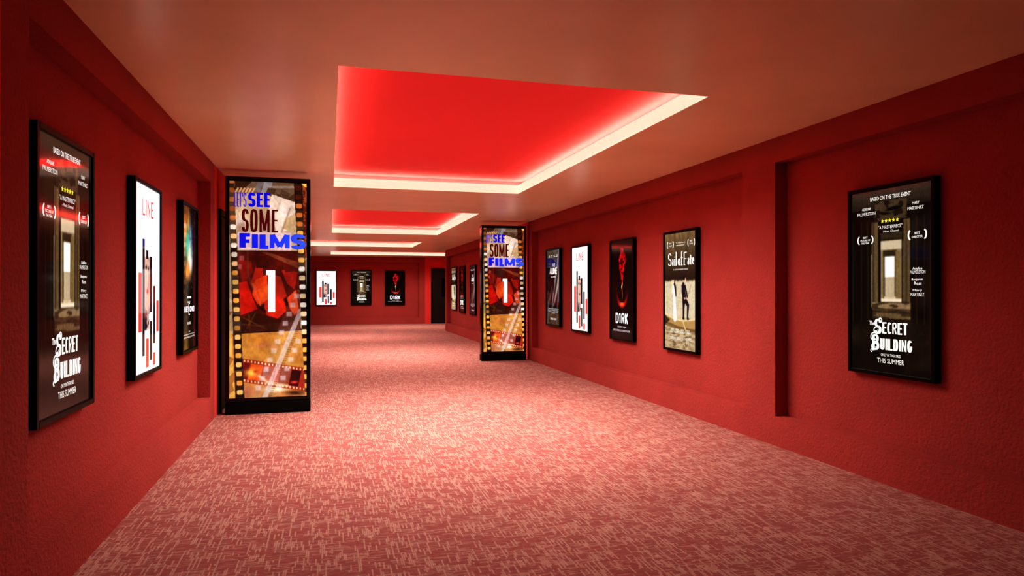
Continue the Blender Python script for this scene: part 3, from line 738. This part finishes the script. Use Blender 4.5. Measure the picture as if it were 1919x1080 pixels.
left('secret', 3.497, 4.279, 0.750, 2.147, 'tall dark Secret Building poster at the left edge, reflecting the ceiling light')
left('line', 5.095, 5.855, 0.764, 2.158, 'white LINE poster with red and black bars on the near left wall')
left('space', 6.648, 7.382, 0.794, 2.192, 'dark poster with a colourful nebula of orange and teal on the left wall')
back('line', -0.519, 0.268, 0.762, 2.170, 'small white LINE poster on the end wall')
back('secret', 0.847, 1.646, 0.780, 2.193, 'small dark hallway poster in the middle of the end wall')
back('dirk', 2.193, 2.997, 0.772, 2.177, 'small black D1RK poster with red smoke on the end wall, nearest the door')

# ------------------------------------------------------------------ film kiosks
KW, KH, KD = 0.902, 2.646, 0.16
KSW, KSH, KZ = 0.818, 2.412, 0.180
def design_kiosk():
    a = KSH / KSW
    A = Art(240, 700, (206, 176, 146), a)
    n = A.noise(8, 22, 51, 3); n2 = A.noise(30, 80, 52, 3); n3 = A.noise(3, 9, 53, 2)
    P = A.poly
    # --- upper collage, cream and brown frames
    A.mix(np.clip(n3 * 2 - .8, 0, 1) * .5, (150, 118, 96))
    A.mix(P([(.05, 0), (.85, 0), (.85, .05), (.8, .095), (.45, .055), (.05, .055)]), (122, 92, 70))
    A.mix(P([(.07, .0), (.28, .0), (.20, .03), (.06, .04)]), (66, 38, 24)); A.mix(P([(.36, .0), (.44, .0), (.38, .05), (.31, .045)]), (126, 112, 110)); A.mix(P([(.44, .0), (.55, .0), (.52, .06), (.40, .055)]), (150, 140, 140))
    A.mix(P([(.50, .02), (.60, .03), (.56, .07), (.46, .055)]), (88, 62, 46)); A.mix(P([(.60, .05), (.74, .075), (.86, .04), (.88, .07), (.80, .10), (.62, .075)]), (84, 56, 38))
    A.mix(P([(.67, .03), (.78, .05), (.74, .095), (.63, .075)]), (96, 68, 50)); A.mix(A.line([(.5, .022), (.85, .018)], .03, .02) * .7, (178, 160, 150))
    for i in range(6): A.mix(P([(.10 + i * .042, .028), (.122 + i * .042, .030), (.09 + i * .042, .052), (.065 + i * .042, .052)]), (222, 168, 122))
    A.mix(P([(.54, .055), (.90, .095), (.88, .20), (.62, .24), (.50, .14)]), (230, 202, 184)); A.mix(A.rect(.66, .10, .78, .165, .03) * .7, (238, 214, 204)); A.mix(P([(.80, .11), (.88, .07), (.88, .13), (.82, .14)]), (236, 210, 188))
    A.mix(P([(.73, .17), (.88, .13), (.90, .235), (.68, .215)]), (206, 170, 130)); A.mix(A.line([(.78, .12), (.70, .2), (.66, .24)], .02, .02) * .7, (150, 118, 90)); A.mix(A.line([(.56, .06), (.64, .1), (.60, .14)], .012, .02) * .6, (180, 150, 130))
    A.mix(P([(.10, .15), (.20, .20), (.14, .31), (.10, .31)]), (176, 140, 118)); A.mix(A.glow(.13, .18, .05, .02) * .8, (214, 196, 190))
    # --- middle, red petals
    mid = P([(.08, .322), (.89, .320), (.925, .684), (.148, .697)])
    A.mix(mid, (74, 18, 8)); A.mix(mid * n, (124, 26, 12))
    def pet(pts, c, k=1.0): A.mix(P(pts) * mid * k, c)
    pet([(.3, .44), (.34, .39), (.42, .40), (.46, .50), (.40, .56), (.26, .47)], (196, 44, 22)); pet([(.33, .455), (.48, .43), (.50, .53), (.36, .57), (.29, .52)], (226, 72, 26)); pet([(.36, .50), (.52, .47), (.54, .55), (.42, .575)], (234, 92, 36))
    pet([(.56, .43), (.66, .44), (.74, .53), (.69, .55), (.56, .55)], (190, 46, 28)); pet([(.67, .41), (.76, .40), (.88, .42), (.84, .50), (.74, .47)], (184, 36, 24)); pet([(.66, .35), (.85, .37), (.88, .41), (.72, .42)], (110, 22, 12))
    pet([(.43, .56), (.52, .54), (.62, .53), (.72, .56), (.73, .60), (.62, .635), (.48, .62)], (214, 46, 24)); pet([(.10, .47), (.22, .46), (.30, .54), (.36, .59), (.14, .62)], (196, 30, 16)); pet([(.10, .36), (.28, .37), (.30, .42), (.16, .47)], (140, 26, 16))
    pet([(.28, .47), (.31, .47), (.42, .575), (.39, .58)], (232, 92, 54)); pet([(.74, .54), (.86, .50), (.90, .60), (.84, .62), (.78, .59)], (232, 78, 38)); pet([(.35, .34), (.55, .35), (.50, .40), (.34, .40)], (80, 18, 8)); pet([(.45, .33), (.62, .34), (.60, .42), (.52, .38)], (96, 22, 10))
    A.mix(P([(.40, .325), (.48, .325), (.88, .37), (.88, .40)]) * .75, (158, 84, 52))
    A.mix(P([(.14, .635), (.30, .605), (.44, .615), (.58, .64), (.92, .62), (.925, .684), (.15, .697)]) * .85, (66, 22, 10))
    for q in (((.18, .63), (.45, .68)), ((.22, .68), (.33, .61)), ((.16, .66), (.44, .67)), ((.25, .62), (.26, .69))): A.mix(A.line(q, .012, .02) * .7, (150, 96, 44))
    A.mix(A.line([(.43, .57), (.40, .585), (.45, .60)], .03, .03), (46, 8, 6)); A.mix(A.line([(.72, .545), (.74, .57)], .03, .03), (40, 10, 6))
    A.mix(A.line([(.23, .325), (.24, .43), (.30, .50)], .012, .02) * .7, (110, 96, 80))
    A.mix(P([(.155, .665), (.92, .65), (.925, .684), (.16, .697)]) * .55, (84, 40, 26)); A.mix(A.line([(.148, .700), (.925, .688)], .022, .01), (46, 12, 8)); A.mix(A.line([(.08, .322), (.89, .320)], .012, .01), (60, 18, 10))
    # --- lower, gold
    low = P([(.0, .705), (1, .692), (1, 1), (0, 1)])
    A.mix(low, (206, 140, 64)); A.mix(low * np.clip(n * 2 - .8, 0, 1) * .7, (176, 104, 48)); A.mix(A.ell(.35, .73, .20, .02, .8) * low * .8, (206, 128, 50)); A.mix(A.ell(.45, .76, .3, .015, .8) * low * .6, (196, 116, 80))
    A.mix(P([(.16, .93), (.95, .975), (1, 1), (.16, 1)]) * .8, (200, 134, 84)); A.mix(A.ell(.60, .965, .22, .02, .8), (240, 216, 180)); A.mix(A.glow(.85, .985, .12, .012), (70, 34, 18)); A.mix(A.glow(.25, .97, .1, .02) * .6, (190, 110, 90))
    # small film strip crossing
    def fl(u): return .817 + (u - .168) * .063
    top = fl(A.U); bot = top + .111
    band = np.clip((A.V - top) * 400, 0, 1) * np.clip((bot - A.V) * 400, 0, 1) * (A.U > .165)
    A.mix(band, (168, 52, 32))
    for u0, u1, c in ((.17, .25, (120, 26, 24)), (.26, .42, (232, 96, 38)), (.44, .58, (190, 88, 62)), (.60, .66, (222, 110, 90)), (.66, .80, (146, 70, 54)), (.81, .94, (60, 14, 18))):
        A.mix(band * (A.U - (A.V - .87) * -.6 > u0) * (A.U - (A.V - .87) * -.6 < u1) * (A.V > top + .018) * (A.V < bot - .018), c)
    A.mix(band * ((A.U * 22) % 1 < .42) * (((A.V > top + .005) & (A.V < top + .015)) | ((A.V < bot - .005) & (A.V > bot - .015))), (240, 206, 160))
    A.mix(A.glow(.28, .885, .08, .018), (255, 200, 90)); A.mix(A.glow(.33, .88, .03, .008) * .8, (200, 60, 30)); A.mix(A.line([(.38, .90), (.50, .935), (.75, .95)], .03, .03) * .8, (255, 224, 170)); A.mix(A.glow(.835, .935, .05, .006), (240, 70, 50)); A.mix(A.glow(.48, .885, .05, .02) * .7, (120, 90, 90))
    # pale translucent film strip on the diagonal
    ax = lambda v: .43 + (1.02 - v) * 1.17           # centre line u at v
    dd = A.U - ax(A.V) + (A.V < .6) * 0
    rng_v = (A.V > .50)
    A.mix(np.clip(1 - np.abs(dd) / .215 * 1.0, 0, 1) ** .2 * (np.abs(dd) < .20) * rng_v * .16, (240, 210, 190))
    A.mix((np.abs(dd) < .034) * (A.V > .59) * .62, (226, 206, 208))
    A.mix(((A.V * 95) % 1 < .5) * (dd > .04) * (dd < .085) * (A.V > .68) * .35, (90, 60, 40))
    for i in range(12):
        vv = .955 - i * .0425
        for off in (-.135, .135):
            uu = ax(vv) + off * 1.0
            if uu < .93 and vv > .5: A.mix(A.rect(uu - .035, vv - .011, uu + .035, vv + .011, .012) * .55, (236, 214, 220))
    for vv, uu in ((.355, .155), (.395, .125)): A.mix(A.rect(uu - .03, vv - .011, uu + .03, vv + .011, .012) * .45, (220, 140, 150))
    # edge film strips
    def strip(l0, l1, r0, r1, cu0, cu1, hw, v0, cols):
        le_ = l0 + (l1 - l0) * A.V; re_ = r0 + (r1 - r0) * A.V
        m_ = (A.U > le_) * (A.U < re_) * 1.0
        A.mix(m_, (64, 40, 24)); A.mix(m_ * (A.noise(1, 14, 61, 1) > .55) * .6, (110, 84, 66)); A.mix(m_ * (A.noise(1, 18, 62, 1) > .62) * .8, (36, 14, 8))
        vv = v0; i = 0
        while vv < 1.0:
            uu = cu0 + (cu1 - cu0) * vv
            r_ = (np.abs((A.U - uu) / hw) ** 4 + np.abs((A.V - vv) / .0112) ** 4)
            A.mix(np.clip((1.15 - r_) * 4, 0, 1) * m_, cols(vv, i)); vv += .0423; i += 1
    def cl(v, i):
        if v < .17: return (150, 84, 44) if i % 2 else (186, 110, 60)
        if .19 < v < .4: return (250, 232, 214) if i % 3 else (240, 190, 140)
        return ((244, 180, 100), (236, 160, 76), (250, 200, 120))[i % 3]
    def cr(v, i):
        if v < .1: return (90, 34, 24)
        if v < .2: return (206, 120, 60)
        if .38 < v < .72: return (252, 240, 228) if i % 2 else (250, 214, 170)
        return (244, 182, 96)
    A.mix((A.U < .0 + .075 * np.clip((A.V - .55) / .45, 0, 1)) * 1.0, (240, 180, 96)); A.mix((A.U < .06) * (A.V > .6) * (n > .6) * .6, (150, 84, 40))
    strip(-.02, .078, .055, .193, .022, .138, .037, .0, cl)
    strip(.83, .985, .94, 1.06, .885, 1.01, .040, .022, cr)
    re2 = .94 + .12 * A.V
    A.mix((A.U > re2) * (A.V < .35) * 1.0, (110, 40, 24)); A.mix((A.U > re2) * (A.V < .35) * (n2 > .5) * .6, (196, 110, 60)); A.mix(P([(.93, 0), (1, 0), (1, .018), (.96, .012)]), (250, 190, 90))
    A.mix(A.rect(.108, .234, .80, .3165, .01) * .75, (232, 196, 206))
    gl = (A.noise(5, 12, 77, 3) * .5 + .68); gl = np.where((A.V > .32) & (A.V < .69), gl * .92, gl * .5 + .47); A.mul(gl); A.mul(.88 + .24 * n2)
    k = Ink(KSW, KSH)
    def gr(c0, c1): return lambda x: tuple(c0[i] + (c1[i] - c0[i]) * min(max(x / KSW + .5, 0), 1) for i in range(3))
    PU = (92, 48, 168)
    # pale halo behind FILMS
    k.word([('L', .058, .088), ('E', .092, .122), ('T', .122, .155), ("'", .155, .172), ('S', .176, .215)], .053, .118, .012, .010, (70, 34, 176))
    k.word([('S', .236, .332), ('E', .345, .425), ('E', .440, .518)], .0505, .1165, .036, .023, (14, 12, 196))
    k.word([('S', .155, .245), ('O', .262, .360), ('M', .382, .515), ('E', .540, .622)], .127, .2335, .031, .019, (84, 10, 14))
    k.word([('F', .125, .262), ('I', .282, .367), ('L', .382, .500), ('M', .515, .775), ('S', .788, .990)], .239, .311, .066, .040, gr((8, 8, 190), (66, 96, 244)))
    k.cur = 'screen_number'; k.word([('1', .463, .594)], .398, .610, .075, .055, (250, 242, 240))
    return A, k
kA, kK = design_kiosk()
kscr = screen_mesh('screen', kA, KSW, KSH, 0.0); kscr.materials.append(M['screen_kiosk'])
kink = kK.build(-0.0015)
def kiosk(x0, y0, label):
    t = thing('film_kiosk', label, 'kiosk', (x0 + KW / 2, y0, 0), 0, 'freestanding film display kiosks')
    h = MB(); bz = 0.142; s_ = (KW - KSW) / 2
    h.box(-KW / 2, KW / 2, 0.02, KD, bz, KH)
    h.box(-KW / 2, -KSW / 2, 0, 0.03, bz, KH); h.box(KSW / 2, KW / 2, 0, 0.03, bz, KH)
    h.box(-KSW / 2, KSW / 2, 0, 0.03, bz, KZ); h.box(-KSW / 2, KSW / 2, 0, 0.03, KZ + KSH, KH)
    h.build('housing', M['kiosk'], t, bevel=0.006)
    p = MB(); p.box(-KW / 2, KW / 2, -0.004, KD + 0.01, 0.0, 0.130); p.box(-KW / 2 + .012, KW / 2 - .012, 0.01, KD - .01, 0.13, bz)
    p.build('plinth', M['plinth'], t, bevel=0.004)
    a = bpy.data.objects.new('screen', kscr); COL.objects.link(a); a.parent = t; a.location = (0, 0.008, KZ)
    for m_ in kink:
        l = bpy.data.objects.new(m_.name.split('.')[0], m_); COL.objects.link(l); l.parent = a
    return t
kiosk(-1.111, 8.057, 'tall black film display kiosk on the left, the larger and nearer of two')
kiosk(2.852, 12.878, 'smaller farther black film display kiosk standing against the right wall')

# ------------------------------------------------------------------ doors (part of the setting)
def door(name, loc, rz, label, mf='door_frame', ml='door'):
    t = bpy.data.objects.new(name, None); COL.objects.link(t); t.location = loc; t.rotation_euler = (0, 0, rz)
    t['kind'] = 'structure'; t['label'] = label
    W, H = 2.0, 2.29
    f = MB(); f.box(0, .07, -.035, 0, 0, H); f.box(W - .07, W, -.035, 0, 0, H); f.box(.07, W - .07, -.035, 0, H - .07, H)
    f.build('door_frame', M[mf], t, bevel=.004)
    for i in (0, 1):
        x0 = .073 + i * (W / 2 - .071); x1 = x0 + W / 2 - .077
        l = MB(); l.box(x0, x1, -.022, 0, .008, H - .074)
        lf = l.build('door_leaf', M[ml], t, bevel=.003)
        wx = (x0 + .37, x0 + .62) if i == 0 else (x1 - .62, x1 - .37)
        g = MB(); g.box(wx[0], wx[1], -.026, -.02, 1.115, 1.87); g.build('vision_panel', M['glass_dark'], lf, bevel=.002)
        hx = x1 - .09 if i == 0 else x0 + .05
        hh = MB(); hh.box(hx, hx + .035, -.075, -.06, .9, 1.25); hh.box(hx + .008, hx + .027, -.062, -.02, .93, .95); hh.box(hx + .008, hx + .027, -.062, -.02, 1.2, 1.22)
        hh.build('handle', M['steel'], lf, bevel=.004)
    return t
door('door_1', (4.06, YB, 0), 0, 'dark double door in the end wall, half hidden by the corner')
door('door_2', (XL, 8.155, 0), R90, 'black double door in the left wall behind the large kiosk', 'plinth', 'plinth')
door('door_3', (XR, 15.2, 0), -R90, 'dark double door in the right wall behind the far kiosk')

# ------------------------------------------------------------------ lights
def area(loc, sx, sy, e, col, up=False, spread=math.pi):
    l = bpy.data.lights.new('area', 'AREA'); l.shape = 'RECTANGLE'; l.size = sx; l.size_y = sy; l.energy = e; l.color = col; l.spread = spread
    o = bpy.data.objects.new('area_lamp', l); COL.objects.link(o); o.location = loc
    if up: o.rotation_euler = (math.pi, 0, 0)
    return o
DOWN = [176, 152, 112, 92]; UPW = [6.5, 6.5, 4, 4]
for (x0, x1, y0, y1), e, u in zip(RECESS, DOWN, UPW):
    area(((x0 + x1) / 2, (y0 + y1) / 2 + (y1 - y0) * .07, CEIL + 0.10), (x1 - x0) * .85, (y1 - y0) * .76, e, (1.0, .93, .84), spread=math.radians(150))
    area(((x0 + x1) / 2, (y0 + y1) / 2, CEIL + 0.01), (x1 - x0) * .9, (y1 - y0) * .94, u, (1.0, .92, .85), up=True)  # added unseen uplight that brightens the red panel; no fixture there
# light from the part of the corridor behind the camera
area((1.3, -1.6, CEIL - 0.05), 2.2, 2.2, 0.5, (1.0, .85, .75))

w = bpy.data.worlds.new('world'); S.world = w; w.use_nodes = True
w.node_tree.nodes['Background'].inputs['Color'].default_value = (0.05, 0.01, 0.01, 1)
w.node_tree.nodes['Background'].inputs['Strength'].default_value = 0.0

# ------------------------------------------------------------------ camera
c = bpy.data.cameras.new('camera'); co = bpy.data.objects.new('camera', c); COL.objects.link(co)
c.sensor_width = 36; c.lens = 1271.9 / 1919 * 36; c.clip_start = 0.05
co.location = (0, 0, CAM_H)
co.rotation_euler = (math.radians(90 + 0.183), 0, math.radians(-15.057))
S.camera = co
S.view_settings.view_transform = 'Standard'
S.view_settings.look = 'High Contrast'
S.view_settings.exposure = -0.08
